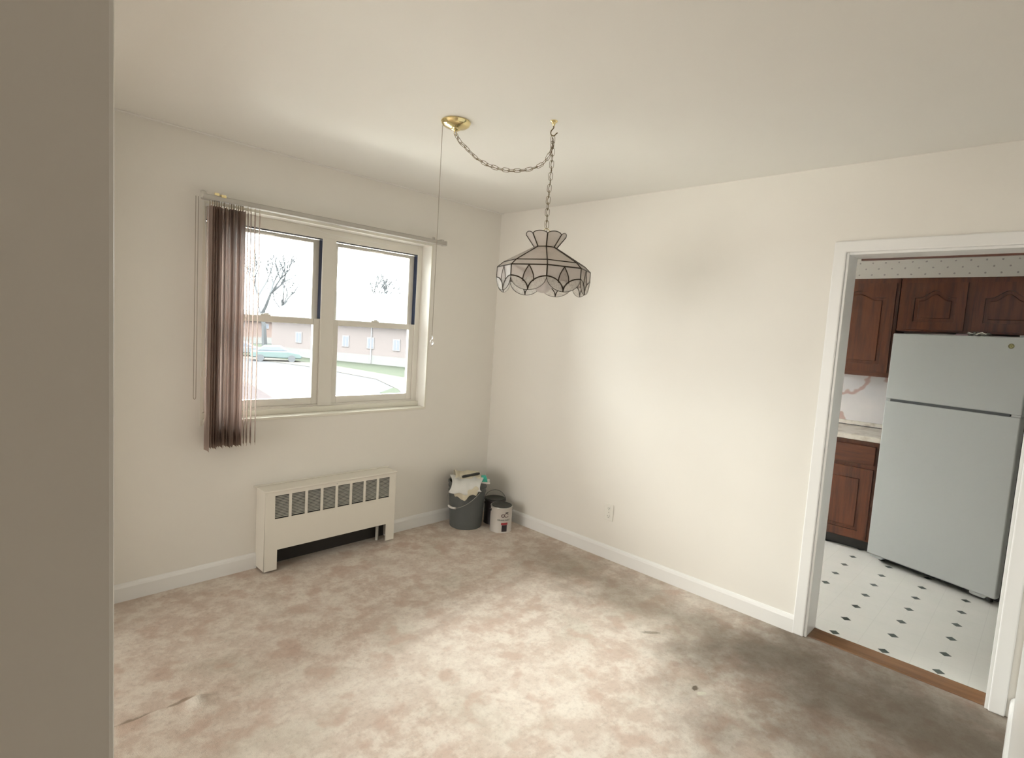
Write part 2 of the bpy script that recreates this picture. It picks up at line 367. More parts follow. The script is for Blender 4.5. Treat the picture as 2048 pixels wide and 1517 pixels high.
struct(put('wall_window_side', B((-6.6, WX0, 0, .25, 0, H), (WX1, .5, 0, .25, 0, H), (1.5, 2.45, 0, .25, 0, H), (.5, 1.5, 0, .25, 0, 1.05), (.5, 1.5, 0, .25, 2.05, H), (WX0, WX1, 0, .25, 0, WZ0 - .002), (WX0, WX1, 0, .25, WZ1, H)), M_wall))
DY0, DY1, DZ = -2.505, -3.253, 2.007                 # doorway opening
struct(put('wall_kitchen_side', B((0, .15, DY0, 0, 0, H), (0, .15, -4.3, DY1, 0, H), (0, .15, DY1, DY0, DZ, H)), M_wall))
struct(put('wall_right', B((-2.4, 0, -3.45, -3.333, 0, H)), M_trim, bevel=.003))
struct(put('wall_left', B((-3.20, -3.076, -2.8, -2.35, 0, H), (-3.20, -3.076, -.35, 0, 0, H), (-3.20, -3.076, -2.35, -.35, 2.2, H)), M_wall, bevel=.004))   # stub, header, and an unseen opening added to let the living room fill through
struct(put('wall_living_left', B((-6.6, -6.5, -6.6, 0, 0, H)), M_panel))
struct(put('wall_living_rear', B((-6.6, .15, -6.6, -6.5, 0, H)), M_panel))
struct(put('wall_living_right', B((0, .15, -6.6, -4.3, 0, H)), M_panel))
struct(put('wall_kitchen_back', B((2.3, 2.42, -4.3, 0, 0, H)), M_paper))
struct(put('wall_kitchen_right', B((.15, 2.42, -4.4, -4.3, 0, H)), M_paper))
# cove strip where the ceiling meets the window wall
struct(put('trim_cove', B((-3.076, 0, -.026, 0, H - .006, H)), M_ceil, bevel=.002))

def baseboard(name, p0, p1, nrm):
    """profile extruded from p0 to p1; nrm = direction into the room"""
    prof = [(0, 0), (.014, 0), (.014, .072), (.011, .084), (.005, .092), (0, .094)]
    bm = bmesh.new(); p0 = Vector(p0); p1 = Vector(p1); nr = Vector(nrm)
    A = [bm.verts.new(p0 + nr * a + Vector((0, 0, b))) for a, b in prof]; C = [bm.verts.new(p1 + nr * a + Vector((0, 0, b))) for a, b in prof]
    k = len(prof); bm.faces.new(A); bm.faces.new(C[::-1])
    for i in range(k): bm.faces.new((A[i], C[i], C[(i + 1) % k], A[(i + 1) % k]))
    return struct(put(name, bm, M_trim))
baseboard('baseboard_window_side', (-6.5, 0, 0), (-1.872, 0, 0), (0, -1, 0))
baseboard('baseboard_window_side_corner', (-.982, 0, 0), (-.0, 0, 0), (0, -1, 0))
baseboard('baseboard_kitchen_side', (0, -.014, 0), (0, -2.455, 0), (-1, 0, 0))
baseboard('baseboard_right', (-2.4, -3.333, 0), (-.0, -3.333, 0), (0, 1, 0))
baseboard('baseboard_left', (-3.076, -2.8, 0), (-3.076, -2.35, 0), (1, 0, 0))

# doorway: casing, jamb lining, threshold
door = structE('door_1', (0, -2.88, 0))
def casing(bm_fn):
    pass
c = .056
outer = [(-DY0 - c, 0), (-DY0 - c, DZ + c), (-DY1 + c, DZ + c), (-DY1 + c, 0), (-DY1, 0), (-DY1, DZ), (-DY0, DZ), (-DY0, 0)]
bm = bmesh.new(); prism(bm, outer, 0, .016, lambda a, b_, h: (-h, -a, b_)); put('door_casing', bm, M_trim, door, bevel=.006, seg=3)
bm = bmesh.new(); prism(bm, outer, 0, .016, lambda a, b_, h: (.15 + h, -a, b_)); put('kitchen_side_casing', bm, M_oak, door, bevel=.004)
j = .012
put('door_jamb', B((-.002, .155, DY0 - j, DY0 + .001, 0, DZ), (-.002, .155, DY1 - .001, DY1 + j, 0, DZ), (-.002, .155, DY1 + j, DY0 - j, DZ - j, DZ + .001)), M_trim, door, bevel=.002)
put('wood_edging', B((.152, .164, DY1 + .02, DY0 - .03, DZ - .021, DZ - .010)), M_oak_h, door)
put('threshold', B((.016, .140, DY1 + j, DY0 - j, -.005, .006)), M_thresh, door, bevel=.004)

# ------------------------------------------------------------------ window
win = structE('window_1', (-1.426, .11, WZ0))
YF = .11
put('window_sill', B((WX0 - .0, WX1 + .0, -.006, YF + .08, WZ0 - .003, WZ0 + .013), (WX0, WX1, YF - .03, YF + .08, WZ0 + .013, .944)), M_sill, win, bevel=.002)
# painted metal bead round the opening
be = .011
put('corner_bead', B((WX1 - .001, WX1 + be, -.003, .004, WZ0, WZ1 + be), (WX0 - be, WX0 + .001, -.003, .004, WZ0 - .01, WZ1 + be), (WX0, WX1, -.003, .004, WZ1 - .001, WZ1 + be)), M_sill, win)
MU0, MU1 = -1.455, -1.363
fz0, fz1 = .944, 2.022
put('window_frame', B((WX0, WX0 + .04, YF, YF + .09, fz0, WZ1), (WX1 - .04, WX1, YF, YF + .09, fz0, WZ1), (WX0 + .04, WX1 - .04, YF, YF + .09, fz1, WZ1), (WX0 + .04, WX1 - .04, YF, YF + .09, fz0 - .02, fz0 + .012)), M_vinyl, win, bevel=.002)
put('mullion', B((MU0, MU1, YF - .004, YF + .09, fz0, fz1 + .01)), M_vinyl, win, bevel=.003)
def sashes(x0, x1, side):
    # lower sash (inner), upper sash (outer)
    st = .040
    def sash(name, z0, z1, y0, y1, rb, rt):
        return put(name, B((x0, x0 + st, y0, y1, z0, z1), (x1 - st, x1, y0, y1, z0, z1), (x0 + st, x1 - st, y0, y1, z0, z0 + rb), (x0 + st, x1 - st, y0, y1, z1 - rt, z1)), M_vinyl, win, bevel=.002)
    lo = sash('lower_sash', fz0 + .012, 1.512, YF + .012, YF + .04, .045, .038)
    up = sash('upper_sash', 1.476, fz1 - .006, YF + .045, YF + .073, .034, .022)
    put('glass_pane', B((x0 + st - .004, x1 - st + .004, YF + .024, YF + .028, fz0 + .05, 1.478)), M_glass, lo)
    put('glass_pane', B((x0 + st - .004, x1 - st + .004, YF + .057, YF + .061, 1.506, fz1 - .024)), M_glass, up)
    xm = (x0 + x1) / 2
    put('sash_lock', B((xm - .03, xm + .03, YF + .018, YF + .036, 1.512, 1.520), (xm - .008, xm + .02, YF + .022, YF + .034, 1.52, 1.527)), M_vinyl, lo, bevel=.002)
    put('lift_latch', B((xm - .05, xm + .05, YF + .030, YF + .0448, fz1 - .026, fz1 - .014)), M_vinyl, up, bevel=.001)
    # dark balance track in the jamb above the lower sash
    put('balance_track', B((x1 - .0008, x1 + .0035, YF + .004, YF + .044, 1.512, fz1), ), M_track, win)
    put('head_gap', B((x0, x1, YF + .004, YF + .044, fz1 - .003, fz1 + .001)), M_dark, win)
sashes(WX0 + .04, MU0, 0); sashes(MU1, WX1 - .04, 1)

# ------------------------------------------------------------------ vertical blind
bl = thing('vertical_blind', 'vertical blind with taupe vanes drawn to the left of the window', 'blind', (-1.43, -.08, 2.08))
bm = bmesh.new()
prism(bm, [(-.105, 2.092), (-.057, 2.092), (-.055, 2.098), (-.055, 2.114), (-.060, 2.119), (-.100, 2.119), (-.105, 2.114)], -2.215, -.632, lambda a, b_, h: (h, a, b_))
put('head_rail', bm, M_alu, bl, bevel=.001)
put('rail_lip', B((-2.214, -.634, -.106, -.104, 2.094, 2.099)), M_screw, bl)
put('end_cap', B((-.634, -.622, -.107, -.053, 2.088, 2.121)), M_alu, bl, bevel=.003)
bm = bmesh.new(); lathe(bm, [(0, -.012), (.016, -.012), (.019, -.006), (.019, .006), (.016, .012), (0, .012)], seg=20)
bmesh.ops.rotate(bm, verts=bm.verts, matrix=Matrix.Rotation(PI / 2, 3, 'Y')); bmesh.ops.translate(bm, verts=bm.verts, vec=(-2.212, -.085, 2.116)); put('pulley', bm, M_grille, bl, smooth=True)
for xb in (-2.12, -.665):
    put('mounting_bracket', B((xb - .012, xb + .012, -.108, 0, 2.121, 2.126), (xb - .012, xb + .012, -.110, -.106, 2.112, 2.126), (xb - .012, xb + .012, -.004, 0, 2.126, 2.15)), M_brass if xb < -2 else M_alu, bl, bevel=.001)
def vane_mesh(width, z0, z1):
    bm = bmesh.new(); k = 7; rows = []
    for z in (z0, z1):
        rows.append([bm.verts.new((.0045 * (1 - (2 * i / (k - 1) - 1) ** 2), width * (i / (k - 1) - .5), z)) for i in range(k)])
    for i in range(k - 1): bm.faces.new((rows[0][i], rows[0][i + 1], rows[1][i + 1], rows[1][i]))
    bmesh.ops.solidify(bm, geom=bm.faces[:], thickness=.0007); return bm
VT = []
x = -2.178; i = 0
while x < -2.006:
    VT.append((x, math.radians(random.uniform(-4, 6) if i < 4 else random.uniform(-14, 5)), random.uniform(-.004, .004), i)); x += .0121 + random.uniform(-.002, .002); i += 1
for xx, a in ((-1.987, -17), (-1.972, -18), (-1.950, -17), (-1.925, -18.5)): VT.append((xx, math.radians(a), 0, 0))
vm = None
for k, (xx, a, dz, i) in enumerate(VT):
    zz = .777 + dz - (.012 if k == 0 else 0)
    o = put('vane', vane_mesh(.088, zz - 2.08, 2.066 - 2.08), M_vane, bl, local=True, smooth=True); o.location = (xx + 1.43, 0, 0); o.rotation_euler = (0, 0, a)
    h = put('vane_hanger', B((-.0015, .0015, -.007, .007, -.016, .012)), M_vane2, o, local=True)
bm = bmesh.new()
for dx in (0, .012):
    tube(bm, [(-2.246 + dx, -.085, 2.10), (-2.246 + dx, -.085, 1.06)], .0016, 6)
tube(bm, [(-2.246, -.085, 1.06), (-2.244, -.085, 1.052), (-2.240, -.085, 1.048), (-2.236, -.085, 1.052), (-2.234, -.085, 1.06)], .0018, 6)
put('bead_chain', bm, M_cord, bl, smooth=True)
bm = bmesh.new(); pts = []
for t in range(31):
    q = t / 30; pts.append((-2.195 + .03 * math.sin(q * PI) - .012, -.07 + .004 * math.sin(9 * q), 2.09 - .92 * q))
pts += [(-2.195, -.07, 1.15), (-2.18, -.07, 1.17), (-2.178, -.07, 1.3), (-2.185, -.07, 1.7), (-2.18, -.07, 2.09)]
tube(bm, pts, .0010, 6); put('draw_cord', bm, M_trim, bl, smooth=True)
bm = bmesh.new(); tube(bm, [(-1.90, -.06, 2.092), (-1.7, -.05, 2.062), (-1.5, -.04, 2.035), (-1.32, -.03, 2.03), (-1.0, -.02, 2.04), (-.7, -.04, 2.09)], .0009, 6); put('slack_cord', bm, M_trim, bl, smooth=True)

# ------------------------------------------------------------------ radiator cover
RX0, RX1, RY = -1.875, -.982, -.13
rad = thing('radiator_cover', 'cream metal radiator cover with eight louvred openings below the window', 'radiator', ((RX0 + RX1) / 2, -.065, 0))
g0, gz0, gz1 = -1.817, .322, .463
rb = .013
loops = [[(RX0, rb), (RX0, .488), (RX1, .488), (RX1, rb), (-1.049, rb), (-1.049, .133), (-1.799, .133), (-1.799, rb)]]
for k in range(8):
    a = g0 + k * .1; loops.append([(a, gz0), (a + .083, gz0), (a + .083, gz1), (a, gz1)])
me = plate(loops, .0025); me.transform(Matrix.Translation((0, RY + .0025, 0)) @ Matrix.Rotation(PI / 2, 4, 'X')); put('front_panel', me, M_rad, rad, bevel=.001)
put('top_panel', B((RX0 - .006, RX1 + .006, RY - .008, -.001, .488, .497)), M_rad, rad, bevel=.004, seg=3)
put('wall_flange', B((RX0 - .02, RX1 + .02, -.012, -.001, .497, .506)), M_rad, rad, bevel=.003)
for xs in (RX0, RX1 - .004):
    put('side_panel', B((xs, xs + .004, RY + .005, -.001, rb, .488)), M_rad, rad)
for k in range(8):
    a = g0 + k * .1; bm = bmesh.new()
    for s in range(15):
        z = gz0 + .006 + s * (gz1 - gz0 - .008) / 14.2
        vs = [bm.verts.new(p) for p in ((a - .003, RY + .006, z), (a + .086, RY + .006, z), (a + .086, RY + .0125, z + .0042), (a - .003, RY + .0125, z + .0042))]; bm.faces.new(vs)
    put('louvre_grille', bm, M_grille, rad)
put('recess_shade_panel', B((RX0 + .004, RX1 - .004, -.005, -.002, .002, .486)), M_back, rad)  # dark sheet on the wall, painting the shade under the radiator cover
put('louvre_shade_sheet', B((RX0 + .005, RX1 - .005, RY + .024, RY + .026, .16, .486)), M_dark, rad)  # black sheet added behind the louvres for the shade inside the cover
bm = bmesh.new()
tube(bm, [(RX0 + .06, -.06, .25), (RX1 - .03, -.06, .25), ], .014, 12)
for q in range(60):
    xx = RX0 + .1 + q * .0118; bx(bm, xx, xx + .0012, -.1, -.02, .20, .30)
put('heating_element', bm, M_black, rad)
bm = bmesh.new(); tube(bm, [(RX1 - .085, -.05, .24), (RX1 - .085, -.05, 0)], .011, 12); put('supply_pipe', bm, M_grille, rad, smooth=True)
bm = bmesh.new(); lathe(bm, [(0, 0), (.004, 0), (.003, .003), (0, .004)], seg=12); bmesh.ops.rotate(bm, verts=bm.verts, matrix=Matrix.Rotation(PI / 2, 3, 'X')); bmesh.ops.translate(bm, verts=bm.verts, vec=(g0 + .3915, RY, .476)); put('screw', bm, M_grille, rad, smooth=True)

# ------------------------------------------------------------------ outlet
ol = thing('wall_outlet', 'almond duplex outlet plate low on the cream wall', 'outlet', (-.004, -1.237, .322))
put('cover_plate', B((-.006, 0, -1.272, -1.202, .265, .379)), M_outlet, ol, bevel=.003)
for z in (.295, .349):
    me = plate([arc(0, 0, .0165, .0175, 40, 140, 8) + arc(0, 0, .0165, .0175, 220, 320, 8)], .0012); me.transform(Matrix.Translation((-.0068, -1.237, z)) @ Matrix.Rotation(-PI / 2, 4, 'Y') @ Matrix.Rotation(PI / 2, 4, 'Z'))
    r = put('socket', me, M_outlet, ol)
    put('slots', B((-.0083, -.0078, -1.2445, -1.2425, z - .002, z + .008), (-.0083, -.0078, -1.2315, -1.2295, z - .002, z + .006), (-.0083, -.0078, -1.239, -1.235, z - .010, z - .006)), M_dark, r)
bm = bmesh.new(); lathe(bm, [(0, 0), (.0035, 0), (.003, .0015), (0, .002)], seg=10); bmesh.ops.rotate(bm, verts=bm.verts, matrix=Matrix.Rotation(-PI / 2, 3, 'Y')); bmesh.ops.translate(bm, verts=bm.verts, vec=(-.006, -1.237, .322)); put('plate_screw', bm, M_screw, ol, smooth=True)

# ------------------------------------------------------------------ hanging lamp
HK = Vector((-1.276, -1.629, H)); CN = Vector((-1.525, -1.26, H))
lamp = thing('pendant_lamp', 'scalloped leaded glass pendant lamp swagged on a brass chain from the ceiling', 'lamp', (HK.x, HK.y, 1.80))
bm = bmesh.new(); lathe(bm, [(.055, 0), (.0665, -.002), (.0675, -.006), (.064, -.011), (.062, -.017), (.052, -.024), (.034, -.029), (.022, -.033), (.020, -.038), (.010, -.042), (0, -.043)], CN, 48)
put('ceiling_canopy', bm, M_brass, lamp, smooth=True)
bm = bmesh.new(); lathe(bm, [(.056, .0), (.056, -.004), (.03, -.004)], CN, 32); put('canopy_gasket', bm, M_black, lamp)
bm = bmesh.new(); tube(bm, [(CN.x + .007 * math.cos(t), CN.y + .0, H - .052 + .011 * math.sin(t)) for t in [2 * PI * k / 20 for k in range(20)]], .0016, 8, True)
put('canopy_loop', bm, M_brass, lamp, smooth=True)
def spline(P, n):
    P = [Vector(p) for p in P]; out = []
    for i in range(len(P) - 1):
        p0 = P[max(i - 1, 0)]; p1 = P[i]; p2 = P[i + 1]; p3 = P[min(i + 2, len(P) - 1)]
        for k in range(n):
            t = k / n; out.append(.5 * ((2 * p1) + (-p0 + p2) * t + (2 * p0 - 5 * p1 + 4 * p2 - p3) * t * t + (-p0 + 3 * p1 - 3 * p2 + p3) * t ** 3))
    out.append(P[-1]); return out
def resample(pts, step):
    out = [pts[0].copy()]; acc = 0
    for a, b_ in zip(pts, pts[1:]):
        d = (b_ - a).length
        while acc + d >= step:
            t = (step - acc) / d; a = a + (b_ - a) * t; out.append(a.copy()); d = (b_ - a).length; acc = 0
        acc += d
    return out
def on(t, z): p = CN.lerp(HK, t); return (p.x, p.y, z)
sw = spline([on(0, 2.388), on(.05, 2.352), on(.12, 2.325), on(.20, 2.292), on(.30, 2.262), on(.45, 2.236), on(.62, 2.226), on(.78, 2.232), on(.9, 2.252), on(.965, 2.285), on(1.0, 2.33), on(1.0, 2.372)], 16)
link = bmesh.new(); L, R_ = .0345, .0088
pts = [(R_ * math.cos(a), 0, (L / 2 - R_) + R_ * math.sin(a)) for a in [PI * k / 8 for k in range(9)]] + [(-R_ * math.cos(a), 0, -(L / 2 - R_) - R_ * math.sin(a)) for a in [PI * k / 8 for k in range(9)]]
tube(link, pts, .0011, 6, True); link_me = bpy.data.meshes.new('chain_link'); link.to_mesh(link_me); link.free(); link_me.materials.append(M_abrass)
for p in link_me.polygons: p.use_smooth = True
def links(pts, step, phase=0):
    q = resample(pts, step)
    for i, (a, b_) in enumerate(zip(q, q[1:])):
        c_ = (a + b_) / 2; t = (b_ - a).normalized(); o = bpy.data.objects.new('chain_link', link_me); COL.objects.link(o); o.parent = lamp
        rot = t.to_track_quat('Z', 'Y').to_matrix().to_4x4() @ Matrix.Rotation(math.radians(40 + 90 * ((i + phase) % 2) + random.uniform(-12, 12)), 4, 'Z')
        o.matrix_local = WM[lamp].inverted() @ Matrix.Translation(c_) @ rot; WM[o] = WM[lamp]
links(sw, .0262)
vt = [Vector((HK.x + .004 * math.sin(6 * t), HK.y, 2.374 + (1.975 - 2.374) * t)) for t in [k / 60 for k in range(61)]]
links(vt, .0262, 1)
bm = bmesh.new(); wv = [p + Vector((.003 * math.sin(i * .35), .003 * math.cos(i * .35), -.001)) for i, p in enumerate(sw)]
tube(bm, wv + [v_ + Vector((.003 * math.sin(i * .8), .003 * math.cos(i * .8), 0)) for i, v_ in enumerate(vt[3:])] + [(HK.x + .012, HK.y + .01, 1.965), (HK.x + .004, HK.y, 1.93)], .0013, 6)
put('lamp_cord', bm, M_abrass, lamp, smooth=True)
bm = bmesh.new(); tube(bm, [(HK.x + .0 + .0185 * math.sin(a) * .7, HK.y - .0185 * math.sin(a) * .7, 1.950 + .026 * math.cos(a)) for a in [2 * PI * k / 24 for k in range(24)]], .0014, 8, True); put('top_loop', bm, M_brass, lamp, smooth=True)
# shade geometry: octagon; corner angles such that one corner almost faces the camera
base_a = math.atan2(-3.31187 - HK.y, -3.1683 - HK.x) + math.radians(3.5)
ang = [base_a + k * PI / 4 for k in range(8)]
def corner(k, r, z): return Vector((HK.x + r * math.cos(ang[k % 8]), HK.y + r * math.sin(ang[k % 8]), z))
NZ, NR = 1.892, .050; QZ, QR = 1.819, .181; EZ, ER = 1.795, .208; CZ, CR = 1.943, .088; SZ = 1.749; BZ = 1.690
def solid(bm, t=.0025):
    bmesh.ops.recalc_face_normals(bm, faces=bm.faces[:]); nrm = Vector((0, 0, 0))
    for f in bm.faces: nrm += f.normal * f.calc_area()
    nrm.normalize(); ret = bmesh.ops.extrude_face_region(bm, geom=bm.faces[:])
    bmesh.ops.translate(bm, verts=[g for g in ret['geom'] if isinstance(g, bmesh.types.BMVert)], vec=nrm * t)
def dedupe(poly):
    out = []
    for p in poly:
        if not out or (abs(p[0] - out[-1][0]) + abs(p[1] - out[-1][1])) > 2e-4: out.append(p)
    if abs(out[0][0] - out[-1][0]) + abs(out[0][1] - out[-1][1]) < 2e-4: out.pop()
    return out
lead = bmesh.new()
def came(a, b_, r=.0027): tube(lead, [a, b_], r, 6)
W2 = ER * math.sin(PI / 8)
for k in range(8):
    a0, a1 = corner(k, NR, NZ), corner(k + 1, NR, NZ); q0, q1 = corner(k, QR, QZ), corner(k + 1, QR, QZ); e0, e1 = corner(k, ER, EZ), corner(k + 1, ER, EZ); c0_, c1_ = corner(k, CR, CZ), corner(k + 1, CR, CZ)
    for nm, qd in (('roof_panel', (a0, a1, q1, q0)), ('band_panel', (q0, q1, e1, e0))):
        bm = bmesh.new(); bm.faces.new([bm.verts.new(p) for p in qd]); solid(bm); put(nm, bm, M_milk, lamp)
    # crown petal with a scalloped top
    top = []
    for i in range(11):
        t = i / 10; p = c0_.lerp(c1_, t); up = (c0_ + c1_ - a0 - a1).normalized(); top.append(p + up * (.013 * math.sin(PI * t) ** .6))
    bm = bmesh.new(); bm.faces.new([bm.verts.new(p) for p in [a1, a0] + top]); solid(bm); put('crown_petal', bm, M_milk, lamp)
    tube(lead, top, .0018, 6); came(a0, c0_); came(a0, a1); came(a0, q0); came(q0, q1, .0025); came(q0, e0); came(e0, e1, .0031); came(e0, corner(k, ER, SZ), .0031)
    # skirt panel
    ex = (e1 - e0).normalized(); mid_ = (e0 + e1) / 2
    def P3(u, v, off=0):
        nrm = Vector((math.cos((ang[k] + PI / 8)), math.sin(ang[k] + PI / 8), 0)); return mid_ + ex * u - Vector((0, 0, v)) + nrm * off
    hs, fb = EZ - SZ, EZ - BZ; dv = fb - hs; n_ = 14
    inner = lambda u: fb - dv * math.sqrt(max(0, 1 - ((W2 - abs(u)) and ((W2 - abs(u)) / W2)) ** 2)) if abs(u) > 0 else fb
    arcL = [(-W2 + W2 * math.sin(t), fb - dv * math.cos(t)) for t in [PI / 2 * i / n_ for i in range(n_ + 1)]]        # corner -> bottom tip, convex up
    scal = [(-W2 + W2 * (1 - math.cos(t)), hs + dv * math.sin(t)) for t in [PI / 2 * i / n_ for i in range(n_ + 1)]]    # corner -> bottom tip, convex down
    mir = lambda L_: [(-u, v) for u, v in L_]
    leafL = [(-.024 * math.sin(PI * .5 * min(1, s * 1.25)) * (1 if s < .8 else 1), .002 + s * .072) for s in [i / 10 for i in range(11)]]
    j_ = min(range(len(arcL)), key=lambda i: (arcL[i][0] + .024) ** 2 + (arcL[i][1] - .074) ** 2); leafL[-1] = arcL[j_]
    def face(name, poly, m, par, off=0):
        bm = bmesh.new(); f_ = bm.faces.new([bm.verts.new(P3(u, v, off)) for u, v in dedupe(poly)]); bmesh.ops.triangulate(bm, faces=[f_], ngon_method='EAR_CLIP'); solid(bm, .0016); return put(name, bm, m, par)
    sk = face('skirt_panel', [(-W2, 0)] + arcL[:j_ + 1] + leafL[::-1][1:-1] + [(0, .002)] + [(u, v) for u, v in mir(leafL[1:-1])] + mir(arcL[:j_ + 1])[::-1] + [(W2, 0)], M_milk, lamp)
    face('leaf', [(0, .002)] + leafL[1:] + arcL[j_ + 1:] + mir(arcL[j_ + 1:-1])[::-1] + mir(leafL[1:])[::-1], M_petal, sk)
    face('petal', arcL + scal[1:-1][::-1], M_petal, sk); face('petal', mir(arcL) + mir(scal[1:-1])[::-1], M_petal, sk)
    for ln, rr in ((arcL, .0030), (mir(arcL), .0030), (leafL, .0027), (mir(leafL), .0027), (scal, .0014), (mir(scal), .0014)): tube(lead, [P3(u, v, .0004) for u, v in ln], rr, 6)
put('lead_came', lead, M_lead, lamp, smooth=True)
bm = bmesh.new(); lathe(bm, [(0, 1.935), (.006, 1.935), (.006, 1.90), (.047, 1.895), (.047, 1.889), (.006, 1.886), (.006, 1.83), (.018, 1.825), (.019, 1.79), (.014, 1.785), (0, 1.785)], (HK.x, HK.y, 0), 24); put('socket_stem', bm, M_brass, lamp, smooth=True)
bm = bmesh.new(); lathe(bm, [(.012, 1.786), (.014, 1.775), (.028, 1.765), (.040, 1.75), (.044, 1.733), (.040, 1.715), (.027, 1.700), (.012, 1.6935), (0, 1.692)], (HK.x, HK.y, 0), 28); put('globe_bulb', bm, M_bulb, lamp, smooth=True)
# pull cord
pc = (-1.5635, -1.2135)
bm = bmesh.new(); tube(bm, [(pc[0], pc[1], H - .020), (pc[0], pc[1], 1.455)], .0013, 6); put('pull_cord', bm, M_cord, lamp, smooth=True)
bm = bmesh.new(); lathe(bm, [(0, 1.470), (.004, 1.468), (.005, 1.458), (.003, 1.452), (.006, 1.446), (.009, 1.436), (.007, 1.428), (.004, 1.422), (0, 1.416)], (pc[0], pc[1], 0), 16); put('pull_finial', bm, M_clear, lamp, smooth=True)
# ceiling hook
hk = thing('ceiling_hook', 'brass swag hook screwed into the ceiling above the lamp', 'hook', (HK.x, HK.y, H))
bm = bmesh.new(); lathe(bm, [(0, 0), (.0165, 0), (.0165, -.003), (.013, -.005), (.009, -.009), (.006, -.017), (.0045, -.022), (0, -.023)], HK, 24); put('flange', bm, M_brass, hk, smooth=True)
ca = Vector((.7, -.72, 0)); hp = [(0, -.02), (.001, -.028), (-.003, -.035), (-.008, -.041), (-.0105, -.050), (-.008, -.059), (0, -.0635), (.008, -.060), (.013, -.054), (.019, -.049)]
bm = bmesh.new(); tube(bm, spline([HK + ca * a + Vector((0, 0, b_)) for a, b_ in hp], 4), .0024, 8); put('hook_arm', bm, M_abrass, hk, smooth=True)

# ------------------------------------------------------------------ pail, rags, paint cans
PB = Vector((-.363, -.183, 0)); AX = Vector((-.67, -.742, 0)).normalized(); LX = Vector((.742, -.67, 0)).normalized()   # AX to the camera, LX to image right
pail = thing('paint_pail', 'grey plastic five gallon pail in the corner filled with rags', 'bucket', PB)
bm = bmesh.new(); lathe(bm, [(0, 0), (.119, 0), (.123, .004), (.139, .27), (.145, .272), (.145, .278), (.140, .280), (.141, .305), (.147, .307), (.147, .313), (.142, .315), (.143, .338), (.149, .340), (.149, .350), (.143, .352), (.138, .350), (.135, .28), (.119, .01), (0, .01)], PB, 56); put('pail_body', bm, M_pail, pail, smooth=True)
e1_ = (AX * .72 + LX * .69).normalized(); g1_ = (AX * .69 - LX * .72).normalized()
hp = [PB + e1_ * (.150 * math.cos(PI * i / 24)) + g1_ * (.153 * math.sin(PI * i / 24)) + Vector((0, 0, .300 - .135 * math.sin(PI * i / 24))) for i in range(25)]
bm = bmesh.new(); tube(bm, hp, .0017, 8); put('wire_handle', bm, M_cansteel, pail, smooth=True)
bm = bmesh.new(); tube(bm, hp[10:15], .0085, 12); put('grip', bm, M_wcard, pail, smooth=True)
for s_ in (-1, 1):
    p = PB + e1_ * .146 * s_; bm = bmesh.new(); bmesh.ops.create_uvsphere(bm, u_segments=14, v_segments=8, radius=.013); bmesh.ops.translate(bm, verts=bm.verts, vec=p + Vector((0, 0, .300))); put('handle_ear', bm, M_pail, pail, smooth=True)
def cloth(name, prof, w0, w1, m, thick, amp, seedv, skew=0.0, taper=0.0):
    """profile (d toward camera, z) swept across width w0..w1 in LX, with soft wrinkles"""
    rnd = random.Random(seedv); ph = [rnd.uniform(0, 6) for _ in range(8)]
    pr = spline([(a, b_, 0) for a, b_ in prof], 5); nW = 22; bm = bmesh.new(); G_ = []
    for i, p in enumerate(pr):
        s = i / (len(pr) - 1); row = []; edge = amp * 1.3 * math.sin(7 * s + ph[3]), amp * 1.5 * math.sin(6 * s + ph[4])
        for j_ in range(nW + 1):
            t = j_ / nW; u = (w0 + edge[0]) + (w1 - w0 + edge[1] - edge[0]) * t; u = u * (1 - taper * s)
            wz = amp * (math.sin(9 * t + ph[0] + 3 * s) * .5 + math.sin(23 * t + ph[1] - 5 * s) * .3 + math.sin(14 * s + ph[2]) * .3)
            d_ = p.x + skew * (t - .5) * s - .22 * u * u / .15 * (1 if p.x > .05 else .4) + wz * .8 + amp * 1.4 * s * math.sin(5 * t + ph[5]); row.append(bm.verts.new(PB + AX * d_ + LX * u + Vector((0, 0, p.y + wz + skew * (t - .5) * .3 * s - amp * 1.8 * s * s * (math.sin(4.3 * t + ph[6]) + .5 * math.sin(11 * t + ph[7]))))))
        G_.append(row)
    for i in range(len(G_) - 1):
        for j_ in range(nW): bm.faces.new((G_[i][j_], G_[i][j_ + 1], G_[i + 1][j_ + 1], G_[i + 1][j_]))
    o = put(name, bm, m, None, smooth=True); sm = o.modifiers.new('thickness', 'SOLIDIFY'); sm.thickness = thick; sm.offset = 1; return o
tag(cloth('rag', [(-.11, .335), (-.105, .375), (-.09, .395), (-.02, .408), (.05, .405), (.085, .395), (.09, .375), (.07, .36), (0, .352)], -.105, .085, M_rag_cream, .006, .009, 3), 'cream folded rag heaped at the back of the grey pail', 'rag', 'rags in the pail')
tag(cloth('rag', [(.02, .345), (.10, .352), (.155, .350), (.170, .330), (.172, .30), (.168, .270)], -.085, .075, M_rag_cream, .006, .009, 5, skew=.05), 'beige rag hanging lowest over the front rim of the grey pail', 'rag', 'rags in the pail')
tag(cloth('rag', [(.0, .374), (.05, .388), (.10, .384), (.150, .368), (.182, .345), (.188, .320), (.186, .305)], -.128, .108, M_rag_white, .007, .008, 8, taper=.05), 'white towel draped over the front rim of the grey pail', 'towel', 'rags in the pail')
